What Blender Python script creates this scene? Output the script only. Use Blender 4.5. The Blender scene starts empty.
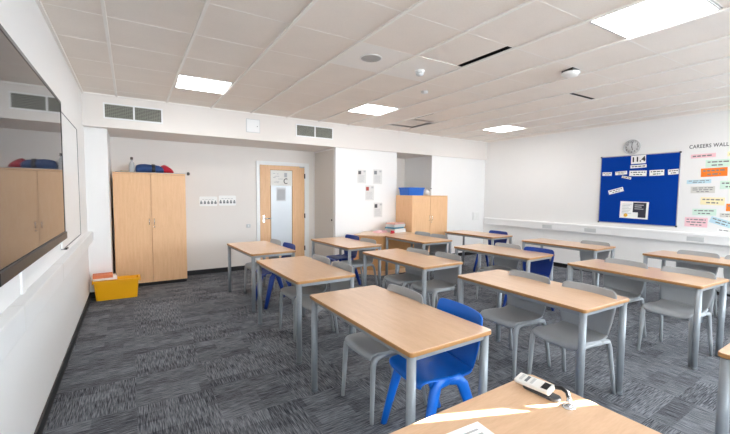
import bpy, bmesh, math, random
from mathutils import Vector, Matrix
random.seed(7)
PI = math.pi
scn = bpy.context.scene
COL = scn.collection

# ------------------------------------------------------------------ helpers
def lin(c):
    c = c / 255.0
    return c / 12.92 if c <= 0.04045 else ((c + 0.055) / 1.055) ** 2.4
def rgb(r, g, b): return (lin(r), lin(g), lin(b), 1.0)

class NT:
    def __init__(s, name):
        s.m = bpy.data.materials.new(name); s.m.use_nodes = True
        s.t = s.m.node_tree; s.n = s.t.nodes; s.p = s.n['Principled BSDF']
    def node(s, typ, **kw):
        n = s.n.new(typ)
        for k, v in kw.items():
            if k.startswith('i_'):
                n.inputs[k[2:].replace('_', ' ')].default_value = v
            else: setattr(n, k, v)
        return n
    def link(s, a, b): s.t.links.new(a, b)
    def math(s, op, a, b=None):
        n = s.n.new('ShaderNodeMath'); n.operation = op
        for i, v in enumerate((a, b)):
            if v is None: continue
            if isinstance(v, (int, float)): n.inputs[i].default_value = v
            else: s.link(v, n.inputs[i])
        return n.outputs[0]
    def mix(s, f, a, b):
        n = s.n.new('ShaderNodeMix'); n.data_type = 'RGBA'
        for k, v in ((0, f), (6, a), (7, b)):
            if isinstance(v, (int, float, tuple)): n.inputs[k].default_value = v
            else: s.link(v, n.inputs[k])
        return n.outputs[2]
    def ramp(s, fac, stops):
        n = s.n.new('ShaderNodeValToRGB')
        e = n.color_ramp.elements
        while len(e) < len(stops): e.new(0.5)
        for el, (p, c) in zip(e, stops): el.position = p; el.color = c
        s.link(fac, n.inputs[0]); return n.outputs[0]
    def coords(s, scale=(1, 1, 1), kind='Object'):
        tc = s.n.new('ShaderNodeTexCoord'); mp = s.n.new('ShaderNodeMapping')
        mp.inputs['Scale'].default_value = scale
        s.link(tc.outputs[kind], mp.inputs[0]); return mp.outputs[0]
    def noise(s, vec, scale, detail=3, rough=.5):
        n = s.n.new('ShaderNodeTexNoise'); n.inputs['Scale'].default_value = scale
        n.inputs['Detail'].default_value = detail; n.inputs['Roughness'].default_value = rough
        s.link(vec, n.inputs['Vector']); return n.outputs['Fac']
    def bump(s, h, strength=.2, dist=.002):
        b = s.n.new('ShaderNodeBump'); b.inputs['Strength'].default_value = strength
        b.inputs['Distance'].default_value = dist
        s.link(h, b.inputs['Height']); s.link(b.outputs[0], s.p.inputs['Normal'])

def plain(name, col, rough=.5, metal=0, var=.05, scale=6, bump=0, spec=.5, coat=0):
    k = NT(name); v = k.coords()
    nz = k.noise(v, scale)
    dark = tuple(c * (1 - var) for c in col[:3]) + (1,)
    lite = tuple(min(1, c * (1 + var)) for c in col[:3]) + (1,)
    k.link(k.mix(nz, dark, lite), k.p.inputs['Base Color'])
    k.p.inputs['Roughness'].default_value = rough; k.p.inputs['Metallic'].default_value = metal
    k.p.inputs['Specular IOR Level'].default_value = spec
    k.p.inputs['Coat Weight'].default_value = coat
    if bump: k.bump(k.noise(v, scale * 20, 2), bump, .001)
    return k.m

def wood(name, c1, c2, scale, rough=.35, coat=0):
    k = NT(name); v = k.coords(scale)
    f1 = k.noise(v, 3, 5, .6); f2 = k.noise(k.coords(tuple(s * 5 for s in scale)), 4, 2)
    f = k.math('ADD', k.math('MULTIPLY', f1, .65), k.math('MULTIPLY', f2, .35))
    k.link(k.ramp(f, [(.35, c1), (.65, c2)]), k.p.inputs['Base Color'])
    k.p.inputs['Roughness'].default_value = rough
    k.p.inputs['Coat Weight'].default_value = coat; k.p.inputs['Coat Roughness'].default_value = .12
    return k.m

def emit(name, col, strength):
    k = NT(name)
    e = k.node('ShaderNodeEmission', i_Color=col, i_Strength=strength)
    k.link(e.outputs[0], k.n['Material Output'].inputs[0]); return k.m

class MB:
    """collects shapes, built into ONE mesh"""
    def __init__(s): s.bm = bmesh.new(); s.smooth = False
    def _mi(s, before, mi):
        if mi:
            for f in s.bm.faces:
                if f.index == -1 or f not in before: f.material_index = mi
    def add(s, fn, mi=0):
        t = bmesh.new(); fn(t)
        for f in t.faces: f.material_index = mi
        me = bpy.data.meshes.new('tmp'); t.to_mesh(me); t.free(); s.bm.from_mesh(me); bpy.data.meshes.remove(me)
        return s
    def box(s, x0, x1, y0, y1, z0, z1, bev=0, mi=0, M=None, seg=2):
        def fn(t):
            bmesh.ops.create_cube(t, size=1)
            bmesh.ops.scale(t, vec=(x1 - x0, y1 - y0, z1 - z0), verts=t.verts)
            bmesh.ops.translate(t, vec=((x0 + x1) / 2, (y0 + y1) / 2, (z0 + z1) / 2), verts=t.verts)
            if bev: bmesh.ops.bevel(t, geom=t.edges[:], offset=bev, segments=seg, affect='EDGES', profile=.5)
            if M is not None: bmesh.ops.transform(t, matrix=M, verts=t.verts)
        return s.add(fn, mi)
    def prism(s, pts, z0, z1, bev=0, mi=0, M=None, side_mi=None):
        def fn(t):
            lo = [t.verts.new((x, y, z0)) for x, y in pts]; hi = [t.verts.new((x, y, z1)) for x, y in pts]
            t.faces.new(lo[::-1]); t.faces.new(hi)
            n = len(pts)
            for i in range(n): t.faces.new((lo[i], lo[(i + 1) % n], hi[(i + 1) % n], hi[i]))
            bmesh.ops.recalc_face_normals(t, faces=t.faces)
            if bev:
                ed = [e for e in t.edges if abs(e.verts[0].co.z - e.verts[1].co.z) < 1e-6]
                bmesh.ops.bevel(t, geom=ed, offset=bev, segments=2, affect='EDGES', profile=.5)
            if M is not None: bmesh.ops.transform(t, matrix=M, verts=t.verts)
        s.add(fn, mi)
        return s
    def lathe(s, prof, seg=24, M=None, mi=0, cap=True):
        def fn(t):
            rings = []
            for r, z in prof:
                rings.append([t.verts.new((r * math.cos(2 * PI * i / seg), r * math.sin(2 * PI * i / seg), z)) for i in range(seg)])
            for a, b in zip(rings, rings[1:]):
                for i in range(seg): t.faces.new((a[i], a[(i + 1) % seg], b[(i + 1) % seg], b[i]))
            if cap: t.faces.new(rings[0][::-1]); t.faces.new(rings[-1])
            bmesh.ops.recalc_face_normals(t, faces=t.faces)
            for f in t.faces: f.smooth = True
            if M is not None: bmesh.ops.transform(t, matrix=M, verts=t.verts)
        return s.add(fn, mi)
    def tube(s, pts, rad, seg=12, mi=0, flat=1.0, M=None):
        """sweep; rad a number or list; flat scales the cross-section along the second axis"""
        pts = [Vector(p) for p in pts]; n = len(pts)
        rads = rad if isinstance(rad, (list, tuple)) else [rad] * n
        def fn(t):
            rings = []; up = None
            for i, p in enumerate(pts):
                d = (pts[min(i + 1, n - 1)] - pts[max(i - 1, 0)]).normalized()
                ref = Vector((0, 1, 0)) if abs(d.y) < .9 else Vector((1, 0, 0))
                if up is not None: ref = up
                a = (ref - d * ref.dot(d)).normalized(); b = d.cross(a); up = a
                rings.append([t.verts.new(p + a * (rads[i] * flat * math.cos(2 * PI * j / seg)) + b * (rads[i] * math.sin(2 * PI * j / seg))) for j in range(seg)])
            for u, v in zip(rings, rings[1:]):
                for j in range(seg): t.faces.new((u[j], u[(j + 1) % seg], v[(j + 1) % seg], v[j]))
            t.faces.new(rings[0][::-1]); t.faces.new(rings[-1])
            bmesh.ops.recalc_face_normals(t, faces=t.faces)
            for f in t.faces: f.smooth = True
            if M is not None: bmesh.ops.transform(t, matrix=M, verts=t.verts)
        return s.add(fn, mi)
    def build(s, name, mats, parent=None, loc=None, rot=None):
        me = bpy.data.meshes.new(name); s.bm.to_mesh(me); s.bm.free()
        for m in (mats if isinstance(mats, (list, tuple)) else [mats]): me.materials.append(m)
        o = bpy.data.objects.new(name, me); COL.objects.link(o)
        if parent: o.parent = parent
        if loc: o.location = loc
        if rot: o.rotation_euler = rot
        return o

def tag(o, label, cat, group=None, kind=None):
    o['label'] = label; o['category'] = cat
    if group: o['group'] = group
    if kind: o['kind'] = kind
    return o
def thing(name, label, cat, loc=(0, 0, 0), rz=0, group=None):
    o = bpy.data.objects.new(name, None); o.empty_display_size = .1; COL.objects.link(o)
    o.location = loc; o.rotation_euler = (0, 0, rz)
    return tag(o, label, cat, group)
def struct(o): o['kind'] = 'structure'; return o
def copy_tree(o, parent=None):
    c = o.copy(); COL.objects.link(c)
    if parent: c.parent = parent
    for ch in list(o.children): copy_tree(ch, c)
    return c
def rounded(w, d, r, n=5):
    out = []
    for cx, cy, a0 in ((w/2-r, d/2-r, 0), (-w/2+r, d/2-r, PI/2), (-w/2+r, -d/2+r, PI), (w/2-r, -d/2+r, 1.5*PI)):
        for i in range(n + 1):
            a = a0 + PI / 2 * i / n; out.append((cx + r * math.cos(a), cy + r * math.sin(a)))
    return out

# ------------------------------------------------------------------ room numbers
XL, XR, H = -.526, 7.78, 2.88
YS, YW, YB, YN = 6.35, 6.40, 7.40, -3.9     # soffit face, bay wall face, alcove back wall, near (window) wall
ZS = 2.435                                     # soffit underside
XA, XB, XC, XD = -.26, 3.40, 4.905, 5.925      # alcove left, alcove right, recess left, recess right
T = .12

# ------------------------------------------------------------------ materials
def wall_mat(name, col):
    k = NT(name); v = k.coords()
    f = k.noise(v, 1.3, 4)
    k.link(k.mix(f, tuple(c * .97 for c in col[:3]) + (1,), col), k.p.inputs['Base Color'])
    k.p.inputs['Roughness'].default_value = .6; k.bump(k.noise(v, 90, 2), .08, .001); return k.m
M_WALL = wall_mat('painted_wall', rgb(244, 243, 242))
M_CREAM = wall_mat('cream_paint', rgb(238, 232, 227))  # back wall and soffit tone, slightly darker and warmer than the other walls
M_PANEL = wall_mat('painted_panel', rgb(222, 218, 212))  # greyer than the walls: alcove shading put into the panel colour
M_TRIM = plain('white_trim', rgb(243, 243, 243), .35, var=.02)
M_SKIRT = plain('black_skirting', rgb(26, 26, 29), .45, var=.1)
M_BEECH_EDGE = plain('beech_edge', rgb(176, 128, 78), .35, var=.2, scale=30)
M_TOP = wood('beech_laminate', rgb(213, 173, 136), rgb(226, 188, 153), (9, 1.2, 9), .3, .35)
M_BOARD = wood('beech_board', rgb(228, 180, 134), rgb(240, 196, 152), (12, 12, 1.1), .45)
M_DARKIN = plain('shadow_gap', rgb(40, 36, 33), .8)
M_STEEL = plain('grey_powder_coat', rgb(150, 156, 162), .35, .25, var=.08, scale=20)
M_FOOT = plain('grey_foot', rgb(120, 125, 130), .5)
M_CGREY = plain('grey_plastic', rgb(164, 168, 172), .42, var=.04)
M_CBLUE = plain('blue_plastic', rgb(8, 108, 214), .36, var=.05)
M_CNAVY = plain('dark_blue_plastic', rgb(24, 62, 150), .38, var=.05)
M_CHROME = plain('chrome', rgb(215, 218, 222), .15, 1, var=.02)
M_BLACK = plain('black_plastic', rgb(22, 23, 26), .35, var=.05)
M_DGREY = plain('dark_grey_plastic', rgb(62, 64, 68), .45, var=.05)
M_WPLAS = plain('white_plastic', rgb(238, 238, 236), .35, var=.02)
M_GPLAS = plain('pale_grey_plastic', rgb(205, 207, 208), .4, var=.02)
M_PAPER = plain('paper', rgb(251, 251, 250), .7, var=.015)
M_INK = plain('ink', rgb(70, 70, 74), .7)
M_INKL = plain('pale_ink', rgb(186, 187, 190), .7)
M_VENT = plain('vent_louvre', rgb(150, 150, 140), .5, var=.1)
M_VENTD = plain('vent_dark', rgb(88, 88, 80), .7, var=.1)
M_ALU = plain('aluminium', rgb(190, 193, 197), .35, .7, var=.05)
M_PIN = plain('blue_felt', rgb(8, 62, 158), .95, var=.07, scale=60, bump=.3, spec=.1)
M_LAMP = emit('lamp_diffuser', (1, .995, .985, 1), 16.0)
M_DAY = emit('daylit_glazing', (.87, .95, 1, 1), 12.2)
M_DAY3 = emit('daylit_side_glazing', (.74, .88, 1, 1), 26.0)

# ceiling tile
def tile_mat(name, c, speck):
    k = NT(name); v = k.coords()
    a = k.noise(v, 3, 4); b = k.noise(k.coords((1, 3, 1)), 45, 3)
    f = k.math('ADD', k.math('MULTIPLY', a, .5), k.math('MULTIPLY', b, .5))
    k.link(k.ramp(f, [(.34, tuple(x * speck for x in c[:3]) + (1,)), (.6, c)]), k.p.inputs['Base Color'])
    k.p.inputs['Roughness'].default_value = .9; k.p.inputs['Specular IOR Level'].default_value = .2
    return k.m
M_TILE = tile_mat('mineral_tile', rgb(249, 241, 233), .95)
M_TILES = tile_mat('smooth_tile', rgb(252, 249, 245), .98)
M_TBAR = plain('ceiling_bar', rgb(250, 246, 241), .5, var=.03)
M_TBARX = plain('cross_bar', rgb(250, 245, 240), .7, var=.03)

# carpet
def carpet():
    k = NT('carpet_tiles'); v = k.coords()
    br = k.node('ShaderNodeTexBrick', offset=.5, squash=1.0)
    br.inputs['Color1'].default_value = (0, 0, 0, 1); br.inputs['Color2'].default_value = (1, 1, 1, 1)
    for nme, val in (('Scale', 1.0), ('Mortar Size', 0.0), ('Brick Width', .52), ('Row Height', .5)): br.inputs[nme].default_value = val
    k.link(v, br.inputs['Vector']); r = br.outputs['Color']
    br2 = k.node('ShaderNodeTexBrick', offset=.37)
    br2.inputs['Color1'].default_value = (0, 0, 0, 1); br2.inputs['Color2'].default_value = (1, 1, 1, 1)
    for nme, val in (('Scale', 1.0), ('Mortar Size', 0.0), ('Brick Width', .26), ('Row Height', .125)): br2.inputs[nme].default_value = val
    k.link(v, br2.inputs['Vector']); r2 = br2.outputs['Color']
    sx = k.noise(k.coords((9, 150, 1)), 1.0, 2, .6); sy = k.noise(k.coords((150, 9, 1)), 1.0, 2, .6)
    sp = k.node('ShaderNodeSeparateXYZ'); k.link(v, sp.inputs[0])
    cx = k.math('FLOOR', k.math('MULTIPLY', sp.outputs[0], 2.0)); cy = k.math('FLOOR', k.math('MULTIPLY', sp.outputs[1], 2.0))
    cv = k.node('ShaderNodeCombineXYZ'); k.link(cx, cv.inputs[0]); k.link(cy, cv.inputs[1])
    wn = k.node('ShaderNodeTexWhiteNoise', noise_dimensions='2D'); k.link(cv.outputs[0], wn.inputs['Vector'])
    par = k.math('FLOORED_MODULO', k.math('ADD', cx, cy), 2.0)
    flip = k.math('GREATER_THAN', wn.outputs['Value'], .78)
    d = k.math('ABSOLUTE', k.math('SUBTRACT', par, flip))
    st = k.mix(d, sx, sy)
    fine = k.noise(v, 260, 2)
    f = k.math('ADD', k.math('MULTIPLY', st, 1.0), k.math('MULTIPLY', k.math('SUBTRACT', r2, .5), .12))
    f = k.math('ADD', f, k.math('MULTIPLY', k.math('SUBTRACT', fine, .5), .25))
    k.link(k.ramp(f, [(.34, rgb(56, 58, 64)), (.5, rgb(102, 105, 111)), (.66, rgb(140, 143, 149))]), k.p.inputs['Base Color'])
    k.p.inputs['Roughness'].default_value = .95; k.p.inputs['Specular IOR Level'].default_value = .15
    k.bump(k.math('ADD', fine, st), .6, .004); return k.m
M_CARPET = carpet()

# ------------------------------------------------------------------ setting
struct(MB().box(XL - T, XR + T, YN - T, YB + T, -.12, 0).build('floor', M_CARPET))
struct(MB().box(XL - T, XL, YN - T, YB + T, 0, H + .35).build('wall_left', M_WALL))
W3 = (-3.7, -1.55); WZ0, WZ1 = .95, 2.45
rw = MB().box(XR, XR + T, W3[1], YB + T, 0, H + .35).box(XR, XR + T, YN - T, W3[0], 0, H + .35)
rw.box(XR, XR + T, W3[0], W3[1], 0, WZ0).box(XR, XR + T, W3[0], W3[1], WZ1, H + .35)
struct(rw.build('wall_right', M_WALL))
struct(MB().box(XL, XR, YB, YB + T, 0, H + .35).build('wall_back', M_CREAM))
struct(MB().box(XL, XA, 6.5, YB, 0, ZS + .01).build('wall_pier', M_WALL))
struct(MB().box(XB + .0, XC, YW, YB, 0, ZS + .01, mi=0).build('wall_centre', M_WALL))
struct(MB().box(XD, XR, YW, YB, 0, ZS + .01).build('wall_bay', M_WALL))
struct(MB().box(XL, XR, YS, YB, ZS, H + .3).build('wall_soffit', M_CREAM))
# near wall with two windows behind the photographer, one window in the right wall whose narrow gap lets the sun in
W1, W2 = (.2, 3.5), (4.2, 7.5)
SY, SG = -1.985, .018
nw = MB()
nw.box(XL, XR, YN - T, YN, 0, WZ0).box(XL, XR, YN - T, YN, WZ1, H + .35)
nw.box(XL, W1[0], YN - T, YN, WZ0, WZ1).box(W1[1], W2[0], YN - T, YN, WZ0, WZ1).box(W2[1], XR, YN - T, YN, WZ0, WZ1)
struct(nw.build('wall_near', M_WALL))
for i, (a, b) in enumerate((W1, W2)):
    fr = MB()
    fr.box(a, b, YN - .09, YN + .01, WZ0, WZ0 + .05).box(a, b, YN - .09, YN + .01, WZ1 - .05, WZ1)
    for q in range(4):
        x = a + (b - a - .05) * q / 3
        fr.box(x, x + .05, YN - .09, YN + .01, WZ0 + .05, WZ1 - .05)
    w = struct(fr.build('window_%d' % (i + 1), M_TRIM))
    struct(MB().box(a, b, YN - .06, YN - .05, WZ0, WZ1).build('pane', M_DAY, w))
a, b = W3
fr = MB().box(XR - .01, XR + .09, a, b, WZ0, WZ0 + .05).box(XR - .01, XR + .09, a, b, WZ1 - .05, WZ1)
for y in (a, (a + b) / 2 - .2, b - .05): fr.box(XR - .01, XR + .09, y, y + .05, WZ0 + .05, WZ1 - .05)
w = struct(fr.build('window_3', M_TRIM))
struct(MB().box(XR + .05, XR + .06, a, SY - SG, WZ0, WZ1).box(XR + .05, XR + .06, SY + SG, b, WZ0, WZ1).box(XR + .05, XR + .06, SY - SG, SY + SG, WZ0, 1.95).build('pane', M_DAY3, w))

# skirtings
sk = MB().box(XL, XL + .014, YN, 6.5, 0, .085)
struct(sk.build('baseboard_left', M_SKIRT))
struct(MB().box(XL + .014, XA, 6.486, 6.5, 0, .085).build('baseboard_pier', M_SKIRT))
struct(MB().box(XA, 2.13, YB - .014, YB, 0, .085).box(3.28, XB, YB - .014, YB, 0, .085).build('baseboard_back', M_SKIRT))
struct(MB().box(XB, XC, YW - .014, YW, 0, .085).build('baseboard_centre', M_SKIRT))
struct(MB().box(XD, XR - .014, YW - .014, YW, 0, .085).build('baseboard_bay', M_SKIRT))
struct(MB().box(XR - .014, XR, YN, YW, 0, .085).build('baseboard_right', M_SKIRT))

# ---- ceiling grid: cells i (x) and j (y), slightly out of square like the photographed grid
GX0, GP, GY0 = -.13, .626, 2.86
def GC(i, j):
    x = GX0 + GP * i
    return x, GY0 + GP * j - .035 * (x - 1.5)
lampcells = {(1, 3), (5, 3), (10, 3), (5, -3), (10, -3), (1, -8), (5, -8), (10, -8)}  # includes panels out of view, added to light the room
openc = {(4, -1): (-.07, 0), (7, 4): (-.085, -.10), (7, 3): (.10, 0), (8, -1): (0, -.05)}
smoothc = {(3, 0), (4, 0)}
ce = MB()
def quad(mb, i, j, z, t, mi=0, sx=0, sy=0, ins=0):
    p = [GC(i, j), GC(i + 1, j), GC(i + 1, j + 1), GC(i, j + 1)]
    cx = sum(a for a, b in p) / 4; cy = sum(b for a, b in p) / 4
    k = 1 - ins / GP * 2
    p = [(cx + (a - cx) * k + sx, cy + (b - cy) * k + sy) for a, b in p]
    mb.prism(p, z, z + t, mi=mi)
I0, I1, J0, J1 = -1, 12, -12, 5
for i in range(I0, I1 + 1):
    for j in range(J0, J1 + 1):
        if (i, j) in lampcells or (i, j) in openc: continue
        quad(ce, i, j, H + .006, .003, 1 if (i, j) in smoothc else 0)
struct(ce.build('ceiling', [M_TILE, M_TILES]))
bars = MB()
for i in range(I0 + 1, I1 + 1):
    a, b = GC(i, J0), GC(i, J1 + 1)
    bars.prism([(a[0] - .012, a[1]), (a[0] + .012, a[1]), (b[0] + .012, b[1]), (b[0] - .012, b[1])], H - .009, H + .008)
for j in range(J0, J1 + 2):
    a, b = GC(I0, j), GC(I1 + 1, j)
    bars.prism([(a[0], a[1] - .004), (b[0], b[1] - .004), (b[0], b[1] + .004), (a[0], a[1] + .004)], H + .0045, H + .009, mi=1)
struct(bars.build('trim_1', [M_TBAR, M_TBARX]))
struct(MB().box(XL, XR, YN, YB, H + .3, H + .35).build('ceiling_void', M_DARKIN))
struct(MB().box(XL, XL + .025, YN, YS, H - .012, H + .01).box(XR - .025, XR, YN, YS, H - .012, H + .01)
       .box(XL, XR, YS - .025, YS, H - .012, H + .01).build('trim_2', M_TBAR))
tl = {(4, -1): 'pale ceiling tile pushed aside, wide dark gap along its edge, beside the smoke detector',
      (7, 4): 'ceiling tile out of place with V-shaped dark gap, near the back corner bulkhead',
      (7, 3): 'ceiling tile with one short dark slit along its left edge, before the V-shaped gap',
      (8, -1): 'ceiling tile with a thin dark slit beyond the white domed sensor'}
for c, (sx, sy) in openc.items():
    m = MB(); quad(m, c[0], c[1], H + .0095, .006, 0, sx, sy, .004)
    tag(m.build('ceiling_tile', M_TILE), tl[c], 'ceiling tile', 'displaced ceiling tiles')
ll = {(1, 3): 'square ceiling light panel above the tall cupboard end, near the hatch',
      (5, 3): 'square ceiling light panel before the bulkhead, beside the right hand air vent',
      (10, 3): 'square ceiling light panel in the far corner above the blank right wall',
      (5, -3): 'big bright square ceiling light panel nearest the camera, at top right'}
for c in sorted(lampcells):
    x, y = GC(*c); x2, y2 = GC(c[0] + 1, c[1] + 1)
    t = thing('ceiling_light', ll.get(c, 'square ceiling light panel over the window end of the room'), 'light', ((x + x2) / 2, (y + y2) / 2, H), -.035, 'square ceiling light panels')
    w = GP / 2 - .012
    MB().box(-w, w, -w, -w + .014, .0, .02).box(-w, w, w - .014, w, .0, .02).box(-w, -w + .014, -w + .014, w - .014, 0, .02).box(w - .014, w, -w + .014, w - .014, 0, .02).build('frame', M_WPLAS, t)
    MB().box(-w + .014, w - .014, -w + .014, w - .014, .003, .014).build('diffuser', M_LAMP, t)
    MB().box(-w, w, -w, w, .02, .07, bev=.004).build('housing', M_WPLAS, t)

# ceiling fittings
def fit(name, label, x, y, z=H): return thing(name, label, 'ceiling fitting', (x, y, z))
t = fit('ceiling_speaker', 'round grey ceiling speaker grille set in a smooth white tile', 2.055, 3.13)
MB().lathe([(.112, .006), (.112, .002), (.100, -.001), (.1, .003)], 32, cap=False).build('rim', M_WPLAS, t)
MB().lathe([(.1005, .004), (.1, .002), (.06, .000), (0.001, -.001)], 32, cap=False).build('grille', plain('grille_grey', rgb(186, 184, 182), .6), t)
t = fit('smoke_detector', 'white smoke detector on a smooth ceiling tile beside the round speaker', 2.70, 3.14)
MB().lathe([(.052, .006), (.052, -.014), (.046, -.018)], 24).build('base', M_WPLAS, t)
MB().lathe([(.040, -.018), (.043, -.03), (.036, -.045), (.02, -.052)], 24).build('sensing_chamber', M_GPLAS, t)
t = fit('motion_sensor', 'tiny white sensor on the ceiling beyond the smoke detector', 3.295, 3.725)
MB().lathe([(.045, .006), (.045, -.012), (.03, -.022), (.012, -.026)], 20).build('body', M_WPLAS, t)
t = fit('domed_sensor', 'white domed sensor hanging from a dark bracket in the ceiling', 4.012, 2.205)
MB().lathe([(.09, -.028), (.092, -.04), (.075, -.06), (.04, -.072), (.002, -.075)], 28, cap=False).lathe([(.09, -.028), (.09, -.0279)], 28).build('dome', M_WPLAS, t)
MB().prism([(-.06, -.05), (.07, -.05), (.075, .09), (-.02, .09)], -.028, .012).build('bracket', M_BLACK, t)  # black wedge painted in for the dark open hole behind the dome

# ------------------------------------------------------------------ soffit fittings
def vent(x0, x1, z0, z1, label):
    t = thing('air_vent', label, 'vent', ((x0 + x1) / 2, YS, z0), 0, 'twin grilles on the bulkhead')
    w = (x1 - x0) / 2; h = z1 - z0
    f = MB(); f.box(-w - .02, w + .02, -.012, 0, -.02, 0).box(-w - .02, w + .02, -.012, 0, h, h + .02)
    for a in (-w - .02, -.012, w): f.box(a, a + (.02 if a != -.012 else .024), -.012, 0, 0, h)
    f.build('frame', M_TRIM, t)
    for s in (0, 1):
        a, b = (-w, -.012) if s == 0 else (.012, w)
        g = MB(); g.box(a, b, -.003, 0, 0, h, mi=1)
        n = 9
        for i in range(n):
            z = h * (i + .5) / n
            g.box(a, b, -.011, -.004, z - .004, z + .003)
        m = int((b - a) / .022)
        for i in range(1, m): g.box(a + (b - a) * i / m - .002, a + (b - a) * i / m + .002, -.010, -.006, 0, h)
        g.build('grille', [M_VENT, M_VENTD], t)
vent(-.27, .42, 2.575, 2.755, 'twin grey air vent on the bulkhead above the tall cupboard')
vent(2.575, 3.292, 2.587, 2.771, 'twin grey air vent on the bulkhead above the wooden door')
t = thing('access_hatch', 'small square white hatch cover on the bulkhead between the two vents', 'hatch', (1.788, YS, 2.565))
MB().box(-.108, .108, -.008, 0, 0, .208, bev=.003).build('cover', M_TRIM, t)
MB().box(-.116, .116, -.004, 0, -.008, .0).box(-.116, .116, -.004, 0, .208, .216).box(-.116, -.108, -.004, 0, 0, .208).box(.108, .116, -.004, 0, 0, .208).build('frame', M_GPLAS, t)
MB().lathe([(.007, 0), (.007, .006)], 12, Matrix.Translation((.07, -.008, .1)) @ Matrix.Rotation(PI / 2, 4, 'X')).build('lock', M_DGREY, t)

# ------------------------------------------------------------------ left wall
t = thing('wall_screen', 'large black framed glossy screen on the left wall', 'screen', (XL, 1.80, 1.19), 0)
t.rotation_euler = (0, .004, 0)
SL, SH = 1.66, .99
MB().box(0, .055, .35, SL - .35, .2, SH - .2).build('wall_bracket', M_BLACK, t)
fr = MB(); fr.box(.052, .112, 0, SL, .0, SH, bev=.004)
fr.box(.112, .117, 0, SL, SH - .018, SH).box(.112, .117, 0, .018, .05, SH - .018).box(.112, .117, SL - .018, SL, .05, SH - .018).box(.112, .125, 0, SL, 0, .05, bev=.003)
fr.build('bezel', M_BLACK, t)
k = NT('screen_glass'); k.p.inputs['Base Color'].default_value = rgb(70, 70, 70); k.p.inputs['Roughness'].default_value = .03
k.p.inputs['IOR'].default_value = 1.7
k.link(k.ramp(k.noise(k.coords(), 3), [(0, rgb(58, 58, 60)), (1, rgb(66, 66, 68))]), k.p.inputs['Base Color'])
MB().box(.1125, .1145, .018, SL - .018, .05, SH - .018).build('display', k.m, t)

t = thing('whiteboard', 'white board on the left wall beyond the screen', 'whiteboard', (XL + .003, 4.1, 1.03))
MB().box(0, .014, 0, 1.35, .0, 1.22, bev=.002).build('board', M_TRIM, t)
MB().box(0, .018, 1.35, 1.362, -.006, 1.226).box(0, .018, 0, 1.35, 1.22, 1.226).box(0, .018, .0, 1.35, -.006, 0).build('edge_strip', M_FOOT, t)
MB().box(0, .03, .12, .2, -.022, -.006, bev=.003).build('end_cap', M_BLACK, t)

t = thing('cable_trunking', 'white cable trunking running along the left wall under the screen', 'trunking', (XL + .002, 0, .83))
MB().box(0, .062, YN, 6.49, 0, .135, bev=.006).build('body', M_TRIM, t)
for y in (1.2, 2.44, 3.7, 4.95):
    MB().box(.0, .0635, y - .012, y + .012, -.001, .1365, bev=.004).build('joint_cover', M_WPLAS, t)
tag(MB().box(XL + .001, XL + .013, 2.69, 2.77, .965, 1.2, bev=.003).build('cable_riser', M_TRIM), 'short white upright cable duct between the trunking and the wall screen', 'duct')

# ------------------------------------------------------------------ right wall
t = thing('cable_trunking', 'white cable trunking running along the right wall below the blue pinboard', 'trunking', (XR, 0, .785))
MB().box(-.062, 0, YN, 6.33, 0, .165, bev=.006).box(-.07, -.055, YN, 6.33, .125, .145, bev=.002).build('body', M_TRIM, t)
MB().box(-.065, 0, 6.31, 6.335, -.003, .168, bev=.004).build('end_cap', M_WPLAS, t)
for y in (4.62, 3.72, 2.1, .9):
    MB().box(-.068, -.06, y - .11, y + .11, .03, .105, bev=.004).build('socket_plate', M_GPLAS, t)

# image-right on this wall is -y : local frame a -> -y, b -> z, out -> -x
def RW(y, z, out=0.0, ang=0.0):
    return Matrix(((0, 0, -1, XR - out), (-1, 0, 0, y), (0, 1, 0, z), (0, 0, 0, 1))) @ Matrix.Rotation(ang, 4, 'Z')
def FW(x, z, yy, ang=0.0):      # walls facing -y : a -> x, b -> z, out -> -y
    return Matrix(((1, 0, 0, x), (0, 0, -1, yy), (0, 1, 0, z), (0, 0, 0, 1))) @ Matrix.Rotation(ang, 4, 'Z')
def place(o, M): o.matrix_world = M; return o
def textobj(name, s, size, mat, parent=None, M=None, ext=.0008, bold=0):
    c = bpy.data.curves.new(name, 'FONT'); c.body = s; c.size = size; c.extrude = ext
    c.align_x = 'CENTER'; c.align_y = 'CENTER'; c.space_character = 1.08
    o = bpy.data.objects.new(name, c); COL.objects.link(o); c.materials.append(mat)
    c.offset = bold
    bpy.context.view_layer.update()
    me = bpy.data.meshes.new_from_object(o); me.name = name
    bpy.data.objects.remove(o); o = bpy.data.objects.new(name, me); COL.objects.link(o)
    if not me.materials: me.materials.append(mat)
    if parent: o.parent = parent
    if M is not None:
        if parent: o.matrix_local = M
        else: o.matrix_world = M
    return o

# pinboard
pb = thing('pinboard', 'large blue felt pinboard in a silver frame on the right wall', 'pinboard', (0, 0, 0))
pb.matrix_world = RW(2.983, 1.657)
bw, bh = .607, .62
MB().box(-bw, bw, -bh, bh, 0, .014).build('felt_panel', M_PIN, pb)
f = MB(); f.box(-bw - .012, bw + .012, bh, bh + .014, 0, .02).box(-bw - .012, bw + .012, -bh - .014, -bh, 0, .02).box(-bw - .012, -bw, -bh, bh, 0, .02).box(bw, bw + .012, -bh, bh, 0, .02)
f.build('frame', M_ALU, pb)
for sx in (-1, 1):
    for sy in (-1, 1):
        MB().box(sx * (bw + .003) - .014, sx * (bw + .003) + .014, sy * (bh + .004) - .014, sy * (bh + .004) + .014, .0, .024, bev=.004).build('corner_cap', M_DGREY, pb)

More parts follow.
